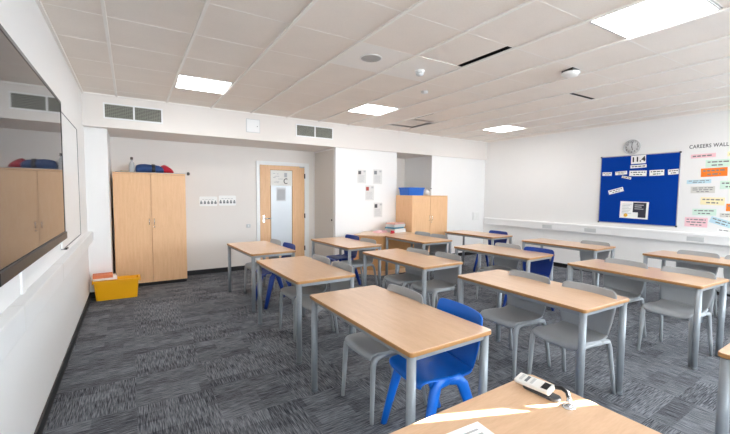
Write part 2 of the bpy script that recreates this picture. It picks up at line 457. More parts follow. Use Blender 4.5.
def card(name, label, cat, y0, y1, z0, z1, out, col, rows, ang=0, group=None, inkmat=None, curl=0):
    """paper rectangle with printed lines; y0>y1 seen left to right"""
    w, h = abs(y0 - y1), abs(z1 - z0)
    m = MB(); m.box(-w / 2, w / 2, -h / 2, h / 2, 0, .0025)
    rr = random.Random(len(label) * 37 + int(y0 * 100))
    for r in range(rows):
        zc = h * (.5 - (r + .5) / rows) * .84
        x = -w * .42
        if r == rows - 1 and rows > 1: x = -w * .25
        end = w * (.42 if r < rows - 1 or rows == 1 else .25)
        while x < end - .01:
            l = min(rr.uniform(.02, .055) * (w / .3 + .3), end - x)
            m.box(x, x + l, zc - h * .17 / rows, zc + h * .15 / rows, .0025, .0029, mi=1); x += l + .012 * (w / .3 + .2)
    o = m.build(name, [col, inkmat or M_INK])
    place(o, RW((y0 + y1) / 2, (z0 + z1) / 2, out, ang))
    return tag(o, label, cat, group)

PBO = .0145
g = 'paper strips on the blue pinboard'
card('word_strip', 'white printed strip at left end of the pinboard strip row', 'paper strip', 3.563, 3.40, 1.925, 1.992, PBO, M_PAPER, 2, -.03, g)
card('word_strip', 'second white printed strip along the pinboard row, above a small tilted slip', 'paper strip', 3.34, 3.144, 1.936, 2.0, PBO, M_PAPER, 2, .06, g)
card('word_strip', 'small slip tilted downward, just below the pinboard strip row', 'paper strip', 3.228, 3.071, 1.862, 1.902, PBO, M_PAPER, 1, -.25, g)
card('word_strip', 'wide white printed strip beneath the 11.4 card on the pinboard', 'paper strip', 3.106, 2.837, 1.902, 2.0, PBO, M_PAPER, 2, -.03, g)
card('word_strip', 'fourth wide white printed strip, right of the strip under the 11.4 card', 'paper strip', 2.794, 2.581, 1.90, 2.0, PBO, M_PAPER, 2, .02, g)
card('word_strip', 'white printed strip at right edge of the pinboard', 'paper strip', 2.527, 2.383, 1.912, 2.0, PBO, M_PAPER, 2, .06, g)
card('word_strip', 'two line strip tilted upward, alone at mid left of the pinboard', 'paper strip', 3.443, 3.186, 1.595, 1.675, PBO, M_PAPER, 2, .28, g)
card('word_strip', 'narrow white strip directly below the 11.4 card', 'paper strip', 3.094, 2.844, 2.05, 2.105, PBO, M_PAPER, 1, .03, g)
c = thing('class_card', 'white card reading 11.4 at top of the blue pinboard', 'sign'); c.matrix_world = RW(2.974, 2.20, PBO, .03)
MB().box(-.115, .115, -.075, .075, 0, .003).build('card', M_PAPER, c)
textobj('lettering', '11.4', .118, M_BLACK, c, Matrix.Translation((0, 0, .0035)), .0012, .0045)
c = thing('poster', 'white and black poster low on the blue pinboard', 'poster'); c.matrix_world = RW(3.004, 1.283, PBO, -.02)
p = MB(); p.box(-.225, .225, -.155, .155, 0, .003)
p.box(-.015, .19, -.13, .14, .003, .0036, mi=1)
p.box(-.015, .07, -.13, -.04, .0036, .004, mi=0)
for i in range(7): p.box(-.19, -.04 - .02 * (i % 3), .1 - i * .028, .108 - i * .028, .003, .0036, mi=2)
p.build('sheet', [M_PAPER, plain('poster_black', rgb(42, 44, 62), .6), M_INKL], c)
MB().box(.01, .15, .09, .102, .0036, .0042).box(.01, .12, .055, .068, .0036, .0042).box(.01, .15, .02, .03, .0036, .0042).build('white_lines', M_GPLAS, c)
MB().lathe([(.033, .003), (.033, .0042)], 20, Matrix.Translation((-.125, -.1, 0))).build('yellow_badge', plain('badge_yellow', rgb(235, 180, 60), .6), c)

# clock
c = thing('wall_clock', 'round clear wall clock with dark numerals above the pinboard', 'clock'); c.matrix_world = RW(3.09, 2.437)
MB().lathe([(.135, 0), (.135, .028), (.128, .034), (.122, .026), (.122, .012)], 40, cap=False).build('rim', M_GPLAS, c)
MB().lathe([(.122, .006), (.122, .012)], 40).build('dial', plain('dial', rgb(228, 229, 230), .4, var=.02), c)
for i in range(12):
    a = PI / 2 - (i + 1) * PI / 6
    textobj('numeral', str(i + 1), .05, M_INK, c, Matrix.Translation((.094 * math.cos(a), .094 * math.sin(a), .013)))
MB().box(-.005, .005, -.015, .06, .014, .016, M=Matrix.Rotation(-PI * .93, 4, 'Z')).build('hour_hand', M_BLACK, c)
MB().box(-.004, .004, -.015, .085, .017, .019, M=Matrix.Rotation(-.05, 4, 'Z')).build('minute_hand', M_BLACK, c)

tx = textobj('wall_lettering', 'CAREERS WALL', .082, plain('letter_grey', rgb(84, 86, 90), .6), None, None, .001, .0012)
wd = max(v.co.x for v in tx.data.vertices) - min(v.co.x for v in tx.data.vertices)
tx.matrix_world = RW(2.03, 2.35, .001) @ Matrix.Diagonal((.475 / wd, 1.0, 1, 1))
tag(tx, 'grey cut-out letters reading CAREERS WALL on the right wall', 'lettering')

def pc(n, r, gg, b): return plain('paper_' + n, rgb(r, gg, b), .75, var=.03)
M_CINK = plain('card_ink', rgb(128, 128, 130), .7)
PINK, GREEN, ORANGE, LBLUE, GREY, YEL = pc('pink', 247, 205, 212), pc('green', 216, 238, 224), pc('orange', 247, 130, 34), pc('blue', 196, 226, 236), pc('grey', 218, 216, 210), pc('yellow', 250, 238, 196)
g = 'coloured word cards of the careers display'
cw = [
 ('topmost pink word card, just below the word CAREERS', 2.24, 1.934, 2.165, 2.228, PINK, 1, .02),
 ('pale green word card above the big orange card', 2.05, 1.753, 2.005, 2.125, GREEN, 2, .0),
 ('big orange word card on the careers display', 2.10, 1.786, 1.86, 1.995, ORANGE, 2, .03),
 ('pale blue word card left below the big orange card', 2.271, 1.968, 1.753, 1.815, LBLUE, 2, .03),
 ('grey word card below the pale blue card', 2.215, 1.916, 1.597, 1.705, GREY, 3, .02),
 ('pale green word card at right picture edge, level with the grey card', 1.861, 1.60, 1.66, 1.79, GREEN, 2, .0),
 ('yellow word card in the lower middle of the careers display', 2.083, 1.794, 1.41, 1.53, YEL, 2, -.02),
 ('pale green word card between the yellow and the lowest pink card', 2.175, 1.881, 1.24, 1.345, GREEN, 2, .02),
 ('large pink word card lowest on the careers display', 2.266, 1.978, 1.045, 1.20, PINK, 3, .0),
 ('pale blue word card tilted down to the right beside the lowest pink card', 1.955, 1.66, 1.09, 1.19, LBLUE, 2, -.32),
 ('small orange word card cut off by the right picture edge', 1.773, 1.52, 1.32, 1.435, ORANGE, 2, .0),
 ('pale grey word card just under the small orange card at the edge', 1.84, 1.56, 1.225, 1.29, GREY, 2, .03),
 ('yellow word card at the right picture edge, under the word WALL', 1.80, 1.52, 2.165, 2.235, YEL, 1, .0),
 ('white word card at right edge, below the tilted pale blue card', 1.857, 1.60, .99, 1.035, M_PAPER, 1, -.08)]
for lb, a, b, z0, z1, m, r, an in cw: card('word_card', lb, 'word card', a, b, z0, z1, .0005, m, r, an, g, M_CINK)

# ------------------------------------------------------------------ back wall things
def notice(x0, x1, z0, z1, label):
    c = thing('notice', label, 'notice', group='laminated notices on the back wall'); c.matrix_world = FW((x0 + x1) / 2, (z0 + z1) / 2, YB - .0005)
    w, h = (x1 - x0) / 2, (z1 - z0) / 2
    MB().prism(rounded(2 * w, 2 * h, .02), 0, .003).build('sheet', M_PAPER, c)
    for i in range(5):
        x = -w * .8 + i * w * .4
        MB().box(x - .02, x + .02, -h * .55, -h * .15, .003, .0036, bev=0).lathe([(.013, .003), (.013, .0036)], 12, Matrix.Translation((x, -h * .0, 0))).build('pictogram', M_FOOT, c)
    m = MB()
    for i in range(4): m.box(-w * .7 + i * w * .36, -w * .45 + i * w * .36, h * .35, h * .43, .003, .0036)
    m.build('printed_line', M_INKL, c)
notice(1.078, 1.39, 1.278, 1.458, 'left of two white laminated notices on the alcove wall beside the tall cupboard')
notice(1.42, 1.736, 1.285, 1.478, 'right of two white laminated notices on the alcove wall, nearer the door')
c = thing('light_switch', 'small grey light switch plate left of the wooden door', 'switch'); c.matrix_world = FW(1.972, .876, YB)
MB().box(-.04, .04, -.035, .035, 0, .008, bev=.003).build('plate', M_GPLAS, c)
MB().box(-.012, .012, -.018, .018, .008, .013, bev=.002).build('rocker', M_WPLAS, c)

# door 1
d = bpy.data.objects.new('door_1', None); COL.objects.link(d); d['kind'] = 'structure'; d.location = (0, YB, 0)
MB().box(2.13, 2.20, -.03, 0, 0, 2.175, bev=.004).box(3.166, 3.27, -.03, 0, 0, 2.175, bev=.004).box(2.20, 3.166, -.03, 0, 2.105, 2.175, bev=.004).build('door_frame', M_TRIM, d)
lf = MB(); GX, GXX, GZ0, GZ1 = 2.426, 2.88, .36, 2.0
lf.box(2.205, GX, -.022, -.002, .01, 2.10).box(GXX, 3.162, -.022, -.002, .01, 2.10).box(GX, GXX, -.022, -.002, .01, GZ0).box(GX, GXX, -.022, -.002, GZ1, 2.10)
lf.build('door_leaf', M_BOARD, d)
k = NT('frosted_pane'); k.p.inputs['Roughness'].default_value = .18; k.p.inputs['IOR'].default_value = 1.5
k.link(k.ramp(k.noise(k.coords(), 2), [(.3, rgb(222, 229, 236)), (.7, rgb(230, 235, 241))]), k.p.inputs['Base Color'])
MB().box(GX, GXX, -.016, -.008, GZ0, GZ1).build('pane', k.m, d)
b = MB(); b.box(GX - .012, GX, -.026, -.018, GZ0, GZ1).box(GXX, GXX + .012, -.026, -.018, GZ0, GZ1).box(GX - .012, GXX + .012, -.026, -.018, GZ1, GZ1 + .012)
b.build('glazing_bead', plain('bead', rgb(170, 125, 80), .4), d)
MB().box(2.25, 2.30, -.03, -.022, .93, 1.08, bev=.004).tube([(2.275, -.03, 1.015), (2.275, -.065, 1.015), (2.30, -.072, 1.015), (2.41, -.072, 1.015)], .011).build('door_handle', M_CHROME, d)
for z in (.35, 1.05, 1.90): MB().box(3.155, 3.18, -.034, -.02, z - .05, z + .05, bev=.003).build('hinge', M_DGREY, d)
MB().box(3.05, 3.16, -.036, -.022, 2.075, 2.10, bev=.003).build('door_closer', M_ALU, d)
c = thing('poster', 'white poster with sketched figures on the upper door glass', 'poster'); c.matrix_world = FW(2.65, 1.845, YB - .0265)
p = MB(); p.box(-.232, .232, -.157, .157, 0, .002)
for i in range(9):
    x, z = random.uniform(-.19, .02), random.uniform(-.12, .12)
    p.box(x, x + random.uniform(.03, .1), z, z + .01, .002, .0026, mi=1)
p.tube([(.1 + .045 * math.cos(a * .45), -.06 + .05 * math.sin(a * .45), .003) for a in range(2, 13)], .008, 6, mi=2)
p.box(.06, .12, .02, .11, .002, .0026, mi=1)
p.build('sheet', [plain('poster_paper', rgb(232, 230, 226), .6), M_INKL, M_INK], c)
c = tag(place(MB().box(-.1, .1, -.143, .143, 0, .002).box(-.08, .08, -.12, .1, .002, .0024, mi=1).build('notice_sheet', [plain('grey_sheet', rgb(206, 208, 212), .6), M_INKL]), FW(2.645, 1.51, YB - .0175)),
        'pale grey sheet on the door glass below the sketched poster', 'notice')

# flush cupboard door on the alcove side wall
d2 = bpy.data.objects.new('door_2', None); COL.objects.link(d2); d2['kind'] = 'structure'; d2.location = (XB, 0, 0)
MB().box(-.008, 0, 6.47, 7.34, .09, 2.40).build('door_leaf', M_PANEL, d2)
MB().lathe([(.018, 0), (.018, .014), (.01, .018)], 16, Matrix.Translation((-.008, 6.53, 1.005)) @ Matrix.Rotation(-PI / 2, 4, 'Y')).build('lock', M_BLACK, d2)

# four info sheets on the centre wall
M_RED = plain('picture_red', rgb(170, 70, 60), .6); M_PGREY = plain('sheet_grey', rgb(222, 222, 220), .7, var=.03)
for (x0, x1, z1, z0), lb, pm in (((3.905, 4.112, 2.03, 1.75), 'upper left of four info sheets on the wall, with dark picture', M_INK),
        ((4.292, 4.512, 2.05, 1.745), 'upper right of four info sheets on the wall, with small faded picture', M_FOOT),
        ((4.095, 4.312, 1.711, 1.401), 'info sheet with a red picture, third down of four on the wall', M_RED),
        ((4.312, 4.53, 1.352, 1.041), 'lowest of four info sheets on the wall, above the corner desk', M_DGREY)):
    c = thing('info_sheet', lb, 'sheet', group='info sheets on the centre wall'); c.matrix_world = FW((x0 + x1) / 2, (z0 + z1) / 2, YW - .0005)
    w, h = (x1 - x0) / 2, (z1 - z0) / 2
    p = MB(); p.box(-w, w, -h, h, 0, .002)
    for i in range(9): p.box(-w * .75, w * random.uniform(.4, .75), h * .1 - i * h * .11, h * .14 - i * h * .11, .002, .0024, mi=1)
    p.box(w * .35, w * .85, h * .62, h * .86, .002, .0024, mi=1)
    p.build('sheet', [M_PGREY, M_INKL], c)
    MB().box(-w * .85, -w * .2, h * .3, h * .8, .002, .003).build('picture', pm, c)
c = thing('wall_socket', 'white double wall socket at the far right corner of the bay wall', 'socket'); c.matrix_world = FW(7.48, .995, YW)
MB().box(-.12, .12, -.1, .1, 0, .01, bev=.004).build('plate', M_WPLAS, c)
MB().box(-.09, -.02, -.06, .06, .01, .012).build('socket_face', M_WPLAS, c)
MB().box(.02, .09, -.06, .06, .01, .012).build('socket_face', M_WPLAS, c)

# ------------------------------------------------------------------ tall cupboards
def cupboard(name, label, x0, x1, y0, y1, h, plinth, hz, grp=None, keyz=None):
    t = thing(name, label, 'cupboard', ((x0 + x1) / 2, y0, 0)); w = (x1 - x0) / 2; dp = y1 - y0
    b = MB(); b.box(-w, -w + .018, .02, dp, plinth, h).box(w - .018, w, .02, dp, plinth, h).box(-w, w, .0, dp, h, h + .022, bev=.003)
    b.box(-w + .018, w - .018, dp - .01, dp, plinth, h).box(-w + .018, w - .018, .02, dp - .01, plinth, plinth + .018)
    b.build('carcass', M_BOARD, t)
    MB().box(-w + .01, w - .01, .03, dp, 0, plinth).build('plinth', M_BLACK, t)
    for s in (-1, 1):
        a, c = (-w + .001, -.003) if s < 0 else (.003, w - .001)
        dr = MB().box(a, c, 0, .019, plinth + .004, h - .004, bev=.0015).build('door', M_BOARD, t)
        x = s * .035
        MB().tube([(x, 0, hz - .05), (x, -.028, hz - .045), (x, -.03, hz), (x, -.028, hz + .045), (x, 0, hz + .05)], .005, 8).build('handle', M_CHROME, dr)
        if s > 0: MB().lathe([(.009, 0), (.009, .006)], 12, Matrix.Translation((x, 0, hz - .085)) @ Matrix.Rotation(PI / 2, 4, 'X')).build('lock', M_CHROME, dr)
    return t
cupboard('tall_cupboard', 'tall beech two door cupboard on black plinth in the left alcove', -.225, .79, 6.88, 7.36, 1.818, .055, 1.05)
cupboard('storage_cupboard', 'lower beech two door cupboard before the recess, blue tray on top', 4.88, 5.885, 5.83, 6.38, 1.49, .055, 1.03)

# things on the tall cupboard
ZT = 1.8405
t = thing('water_bottle', 'clear plastic bottle with dark cap on top of the tall cupboard', 'bottle', (.033, 7.05, ZT))
t.scale = (1.2, 1.2, 1.05)
k = NT('clear_plastic'); k.p.inputs['Base Color'].default_value = rgb(235, 238, 242); k.p.inputs['Roughness'].default_value = .12; k.p.inputs['Transmission Weight'].default_value = .55
MB().lathe([(.03, 0), (.034, .01), (.034, .11), (.027, .15), (.014, .18), (.013, .2)], 20).build('body', k.m, t)
MB().lathe([(.016, .2), (.016, .235), (.012, .24)], 16).build('cap', plain('cap_brown', rgb(62, 48, 48), .5), t)
def blob(name, mat, pts, parent=None, seed=0, amp=.012):
    """soft cloth bundle swept along points (x,y,z,r,flat)"""
    rr = random.Random(seed); bm = bmesh.new(); seg = 18; rings = []
    n = len(pts)
    for i, (x, y, z, r, fl) in enumerate(pts):
        ring = []
        for j in range(seg):
            a = 2 * PI * j / seg; q = r + rr.uniform(-amp, amp) * (0 if i in (0, n - 1) else 1)
            ring.append(bm.verts.new((x, y + q * 1.25 * math.cos(a), z + max(-z + .002, q * fl * math.sin(a)))))
        rings.append(ring)
    for u, v in zip(rings, rings[1:]):
        for j in range(seg): bm.faces.new((u[j], u[(j + 1) % seg], v[(j + 1) % seg], v[j]))
    bm.faces.new(rings[0][::-1]); bm.faces.new(rings[-1])
    bmesh.ops.recalc_face_normals(bm, faces=bm.faces)
    for f in bm.faces: f.smooth = True
    me = bpy.data.meshes.new(name); bm.to_mesh(me); bm.free(); me.materials.append(mat)
    o = bpy.data.objects.new(name, me); COL.objects.link(o)
    md = o.modifiers.new('s', 'SUBSURF'); md.levels = md.render_levels = 1
    if parent: o.parent = parent
    return o
M_DENIM = plain('blue_cloth', rgb(46, 74, 124), .9, var=.25, scale=18); M_REDC = plain('red_cloth', rgb(178, 30, 52), .9, var=.2, scale=18)
t = thing('rolled_jacket', 'rolled blue jacket bundle lying on the tall cupboard', 'jacket', (.078, 7.05, ZT))
t.scale = (1, 1.1, 1.12)
blob('cloth', M_DENIM, [(0, 0, .05, .015, 1), (.006, 0, .055, .055, 1), (.06, 0, .062, .072, .9), (.15, 0, .066, .076, .9), (.25, 0, .064, .072, .9), (.34, 0, .06, .064, .9), (.40, 0, .05, .045, .9), (.41, 0, .04, .01, .9)], t, 3)
blob('strap', M_BLACK, [(.225, 0, .064, .078, .9), (.23, 0, .064, .082, .9), (.28, 0, .064, .082, .9), (.285, 0, .064, .078, .9)], t, 3, .003)
o = blob('crumpled_cloth', M_REDC, [(0, 0, .05, .01, 1), (.01, 0, .065, .05, .9), (.06, .0, .075, .075, .95), (.12, 0, .06, .066, .85), (.17, 0, .045, .046, .8), (.2, 0, .03, .012, .9)], None, 5, .016)
o.location = (.43, 7.21, ZT); o.scale = (1.1, 1, 1.15); tag(o, 'crumpled red cloth behind the blue jacket on the tall cupboard', 'cloth')
t = thing('window_pole', 'thin pole with grey knob end sticking out over the tall cupboard edge', 'pole', (0, 6.93, ZT + .006))
MB().tube([(-.19, .0, .0), (.83, .0, .0)], .006, 8).build('rod', M_ALU, t)
MB().lathe([(.012, 0), (.026, .006), (.029, .022), (.024, .04), (.01, .046)], 16, Matrix.Translation((.82, 0, 0.002)) @ Matrix.Rotation(PI / 2, 4, 'Y')).build('knob', M_DGREY, t)
tag(MB().box(-.06, .06, -.08, .08, 0, .02).box(-.05, .06, -.07, .07, .02, .033, M=Matrix.Rotation(.2, 4, 'Z')).build('paper_pile', plain('aged_paper', rgb(196, 184, 160), .8), None, (-.07, 7.12, ZT)), 'small pile of papers left of the bottle on the tall cupboard', 'papers')

# yellow tub
M_YEL = plain('yellow_plastic', rgb(255, 184, 4), .4, var=.04)
t = thing('storage_tub', 'yellow plastic storage tub on the floor in the left corner', 'tub', (-.195, 6.35, 0))
def tub(name, mats, parent, w, d, h, fl, th, rimw):
    m = MB()
    def fn(t):
        L = [(w - fl, d - fl, 0), (w, d, h - .03), (w + rimw, d + rimw, h - .03), (w + rimw, d + rimw, h), (w - th, d - th, h), (w - fl - th, d - fl - th, th)]
        rings = []
        for a, b, z in L: rings.append([t.verts.new((x, y, z)) for x, y in rounded(2 * a, 2 * b, .03, 4)])
        n = len(rings[0])
        for u, v in zip(rings, rings[1:]):
            for i in range(n): t.faces.new((u[i], u[(i + 1) % n], v[(i + 1) % n], v[i]))
        t.faces.new(rings[0][::-1]); t.faces.new(rings[-1])
        bmesh.ops.recalc_face_normals(t, faces=t.faces)
    m.add(fn); return m.build(name, mats, parent)
tub('body', M_YEL, t, .268, .118, .285, .022, .006, .016)
t.rotation_euler = (0, 0, -.03)
for s in (-1, 1): MB().box(s * .284 - .008, s * .284 + .008, -.05, .05, .225, .275, bev=.005).build('handle', M_YEL, t)
# packets lying across the rim
t = thing('packet_box', 'orange and white packet lying across the yellow tub rim', 'packet', (-.325, 6.36, .286), .06)
MB().box(-.15, .13, -.1, .1, 0, .045, bev=.004).build('white_base', plain('packet_white', rgb(240, 232, 224), .6), t)
MB().box(-.152, .08, -.102, .102, .03, .074, bev=.004).build('orange_lid', plain('packet_orange', rgb(226, 128, 84), .6), t)

# blue tray + clutter on the storage cupboard
t = thing('plastic_tray', 'blue plastic tray on top of the storage cupboard', 'tray', (5.115, 6.14, 1.5125))
tub('body', plain('tray_blue', rgb(22, 98, 196), .4), t, .22, .17, .165, .012, .006, .012)
tag(MB().prism([(-.1, -.13), (.11, -.1), (.09, .12), (-.12, .1)], 0, .02).box(-.06, .08, -.08, .06, .02, .03).build('loose_papers', M_GPLAS, None, (5.17, 6.14, 1.660)), 'loose white papers heaped in the blue tray', 'papers')
t = thing('carrier_bag', 'crumpled white bag beside the blue tray on the cupboard', 'bag', (5.50, 6.13, 1.5125))
blob('bag', M_PGREY, [(-.1, 0, .05, .01, 1), (-.09, 0, .06, .06, 1), (-.03, 0, .075, .085, 1), (.04, 0, .06, .07, 1), (.08, 0, .05, .05, 1), (.09, 0, .04, .01, 1)], t, 9, .02)
t = thing('spray_bottle', 'small pale bottle at right of the white bag on the cupboard', 'bottle', (5.66, 6.12, 1.5125))
MB().lathe([(.03, 0), (.032, .01), (.032, .09), (.014, .12), (.013, .14)], 16).build('body', M_WPLAS, t)
MB().lathe([(.015, .14), (.015, .165)], 12).build('cap', M_FOOT, t)

# ------------------------------------------------------------------ corner desk unit and its files
DZ = .758
t = thing('corner_unit', 'desk high beech corner unit against the centre wall', 'desk unit', (0, 0, 0))
poly = [(3.564, 5.97), (3.935, 5.545), (4.80, 5.58), (4.84, 5.91), (4.62, 6.37), (4.06, 6.37)]
cxm = sum(a for a, b in poly) / 6; cym = sum(b for a, b in poly) / 6
ins = [(cxm + (a - cxm) * .97, cym + (b - cym) * .97) for a, b in poly]
MB().prism(poly, DZ - .025, DZ, bev=.004).build('worktop', [M_TOP], t)
MB().prism(ins, .09, DZ - .025).build('body', plain('beech_panel', rgb(206, 152, 98), .5, var=.08, scale=3), t)
MB().prism([(cxm + (a - cxm) * .94, cym + (b - cym) * .94) for a, b in poly], 0, .09).build('plinth', M_BOARD, t)
tw = lambda n, lb, x, y, z, rz=0: thing(n, lb, 'files', (x, y, z), rz, 'files heaped on the corner unit')
def slab(n, part, lb, x, y, z, rz, w, d, h, m, spine=None, sm=None):
    t = tw(n, lb, x, y, z, rz)
    MB().box(-w / 2, w / 2, -d / 2, d / 2, 0, h, bev=.003).build(part, m, t)
    if spine: MB().box(w / 2 - .012, w / 2 + .004, -d / 2, d / 2, .005, h - .005, bev=.002).build(spine, sm, t)
slab('paper_sheaf', 'sheet_stack', 'pale pink sheaf of papers at left of the file heap', 4.255, 6.08, DZ, .5, .26, .2, .03, PINK)
slab('box_file', 'box', 'white box file with black corner at the bottom of the heap', 4.60, 6.0, DZ, .15, .32, .26, .075, M_PGREY, 'end_clip', M_BLACK)
slab('folder', 'cover', 'teal folder lying in the middle of the file heap', 4.56, 6.0, DZ + .0765, .3, .34, .24, .03, plain('teal', rgb(66, 128, 152), .6, var=.25, scale=12))
slab('box_file', 'box', 'grey white box file near the top of the heap', 4.60, 6.01, DZ + .108, .1, .31, .25, .055, M_GPLAS, 'end_clip', M_DGREY)
slab('folder', 'cover', 'dull pink folder topmost on the file heap', 4.58, 6.0, DZ + .1645, .25, .32, .24, .03, plain('dusty_pink', rgb(222, 176, 160), .6, var=.15, scale=12))
t = tw('hole_punch', 'small red hole punch before the file heap', 4.36, 5.80, DZ, .4); t['category'] = 'punch'
MB().box(-.05, .05, -.025, .025, 0, .02, bev=.005).build('base', M_REDC, t)
MB().box(-.045, .04, -.02, .02, .02, .055, bev=.008, M=Matrix.Rotation(.1, 4, 'Y')).build('lever', plain('punch_red', rgb(200, 40, 70), .4), t)

# ------------------------------------------------------------------ tables
def make_table(w, l):
    h = .76
    t = thing('classroom_table', '', 'table')
    top = MB(); top.prism(rounded(w, l, .024), h - .026, h, bev=.005)
    for f in top.bm.faces:
        pass
    top.bm.normal_update()
    for f in top.bm.faces:
        if abs(f.normal.z) < .9: f.material_index = 1
    top.build('tabletop', [M_TOP, M_BEECH_EDGE], t)
    ax, ay = w / 2 - .033, l / 2 - .033
    for sx in (-1, 1):
        for sy in (-1, 1):
            lg = MB().lathe([(.0245, .012), (.0245, h - .0265)], 18, Matrix.Translation((sx * ax, sy * ay, 0))).build('leg', M_STEEL, t)
            MB().lathe([(.022, 0), (.026, .003), (.026, .02), (.0246, .022)], 18, Matrix.Translation((sx * ax, sy * ay, 0))).build('foot', M_FOOT, lg)
    r = MB(); z0, z1 = h - .056, h - .0265
    for s in (-1, 1):
        r.box(s * ax - .012, s * ax + .012, -ay + .02, ay - .02, z0, z1, bev=.003)
        r.box(-ax + .02, ax - .02, s * ay - .012, s * ay + .012, z0, z1, bev=.003)
    r.build('frame_rail', M_STEEL, t)
    return t
G_T = 'beech topped classroom tables'
tb = {  # x, y, rot, label
 'T1': (1.440, 1.955, -.002, 'beech table with one blue and one grey chair, nearest the wall screen'),
 'T4': (1.512, 3.602, .008, 'beech table in the screen side row, between the nearest and the door end tables'),
 'T5': (1.553, 5.260, .038, 'beech table standing alone before the wooden door and notices'),
 'T2': (2.920, 1.849, -.043, 'beech table with two grey chairs just behind the near desk with the gadget'),
 'T6': (2.915, 3.528, .018, 'beech table with two grey chairs before the low corner unit'),
 'T8': (2.900, 5.138, .041, 'beech table before the blank panel, left of the corner unit'),
 'T3': (4.505, 1.654, -.061, 'long beech table at the right picture edge, two grey chairs tucked under it'),
 'T10': (4.413, 3.304, .038, 'beech table with one grey and one navy chair, mid room'),
 'T9': (5.884, 4.989, .021, 'beech table farthest back on the right, beside the storage cupboard'),
 'T11': (5.998, 3.255, .005, 'beech table along the right wall, left of the blue pinboard'),
 'T12': (6.149, 1.523, -.051, 'beech table under the careers display, cut by the right picture edge'),
 'F1': (.845, .616, 0, 'near beech desk with a sun streak and a document camera on it'),
 'F2': (2.777, -.05, 0, 'beech table of which only a corner shows at the lower right edge'),
}
proto = make_table(.612, 1.222); first = True
TB = {}
for key, (x, y, r, lb) in tb.items():
    o = proto if first else copy_tree(proto); first = False
    o.location = (x, y, 0); o.rotation_euler = (0, 0, r if key != 'F1' else PI / 2); o['label'] = lb; o['group'] = G_T; TB[key] = o
o = make_table(.66, 1.08); o.location = (4.305, 4.985, 0); o['label'] = 'beech table butted against the corner unit, in front of the storage cupboard'; o['group'] = G_T

# ------------------------------------------------------------------ chairs (face -x)
def shell(name, prof, mat, parent, thick, bowl, curve):
    bm = bmesh.new(); N = 11; rows = []
    for x, z, hw, k in prof:
        row = []
        for i in range(N):
            s = -1 + 2 * i / (N - 1)
            row.append(bm.verts.new((x - curve * k * s * s, s * hw, z + bowl * (1 - k) * abs(s) ** 3)))
        rows.append(row)
    for a, b in zip(rows, rows[1:]):
        for i in range(N - 1): bm.faces.new((a[i], a[i + 1], b[i + 1], b[i]))
    bmesh.ops.recalc_face_normals(bm, faces=bm.faces)
    for f in bm.faces: f.smooth = True
    me = bpy.data.meshes.new(name); bm.to_mesh(me); bm.free(); me.materials.append(mat)
    o = bpy.data.objects.new(name, me); COL.objects.link(o); o.parent = parent
    md = o.modifiers.new('thickness', 'SOLIDIFY'); md.thickness = thick; md.offset = 0
    md = o.modifiers.new('smooth', 'SUBSURF'); md.levels = 1; md.render_levels = 1
    return o
def make_chair(name, mat, wide):
    t = thing(name, '', 'chair')
    shell('seat', [(-.208, .405, .17, 0), (-.222, .425, .185, 0), (-.215, .447, .192, 0), (-.18, .458, .197, 0), (-.1, .455, .2, 0), (0, .445, .2, 0), (.09, .442, .198, 0), (.145, .452, .195, .2), (.168, .475, .193, .5)], mat, t, .016, .012, .03)
    shell('backrest', [(.166, .47, .193, .4), (.182, .51, .2, .8), (.196, .58, .215, 1), (.208, .66, .224, 1), (.219, .735, .226, 1), (.226, .785, .222, 1), (.229, .806, .21, 1), (.231, .818, .185, 1)], mat, t, .014, 0, .035)
    for s in (-1, 1):
        y = s * .192
        if not wide:
            f = MB().tube([(-.222, y + s * .012, 0), (-.214, y + s * .004, .2), (-.208, y, .36), (-.203, y, .41), (-.185, y, .437), (-.15, y, .447), (-.05, y, .443), (.05, y, .437)],
                          [.0135, .017, .02, .021, .021, .02, .018, .017], 10)
            r = MB().tube([(.25, y + s * .012, 0), (.215, y + s * .005, .2), (.178, y, .38), (.15, y, .43), (.1, y, .438), (.04, y, .437)], [.0135, .016, .019, .02, .018, .016], 10)
        else:
            f = MB().tube([(-.235, y + s * .03, 0), (-.18, y + s * .015, .22), (-.13, y, .40), (-.10, y - s * .01, .44), (-.02, y - s * .012, .442)], [.024, .031, .038, .036, .026], 10, flat=.62)
            r = MB().tube([(.215, y + s * .03, 0), (.14, y + s * .015, .22), (.075, y, .40), (.045, y - s * .01, .44), (-.03, y - s * .012, .442)], [.024, .031, .038, .036, .026], 10, flat=.62)
        f.build('leg', mat, t); r.build('leg', mat, t)
    return t
grey = make_chair('grey_school_chair', M_CGREY, False)
blue = make_chair('blue_school_chair', M_CBLUE, True)
navy = make_chair('navy_school_chair', M_CNAVY, True)
used = set()
def chair(proto, x, y, rz, label):
    o = proto if proto.name not in used else copy_tree(proto)
    used.add(proto.name)
    o.location = (x, y, 0); o.rotation_euler = (0, 0, rz); o['label'] = label
    o['group'] = {'g': 'grey moulded school chairs', 'b': 'blue moulded school chairs', 'n': 'navy moulded school chairs'}[proto.name[0]]
chair(blue, 1.60, 1.675, -.12, 'bright blue plastic chair at the table nearest the wall screen')
chair(grey, 1.545, 2.155, -.02, 'grey plastic chair beside the bright blue chair, nearest screen side table')
chair(grey, 1.635, 3.28, .0, 'grey plastic chair at near end of the second screen side table')
chair(grey, 1.625, 3.76, .03, 'grey plastic chair at door end of the second screen side table')
chair(navy, 1.695, 4.95, .04, 'navy blue chair at the table before the wooden door')
chair(grey, 1.665, 5.44, .03, 'grey plastic chair at the table before the wooden door, beside the navy chair')
chair(grey, 2.90, 2.02, -.06, 'grey chair, left of the two behind the near desk, under its table')
chair(grey, 2.90, 1.50, -.08, 'grey chair, right of the two behind the near desk, under its table')
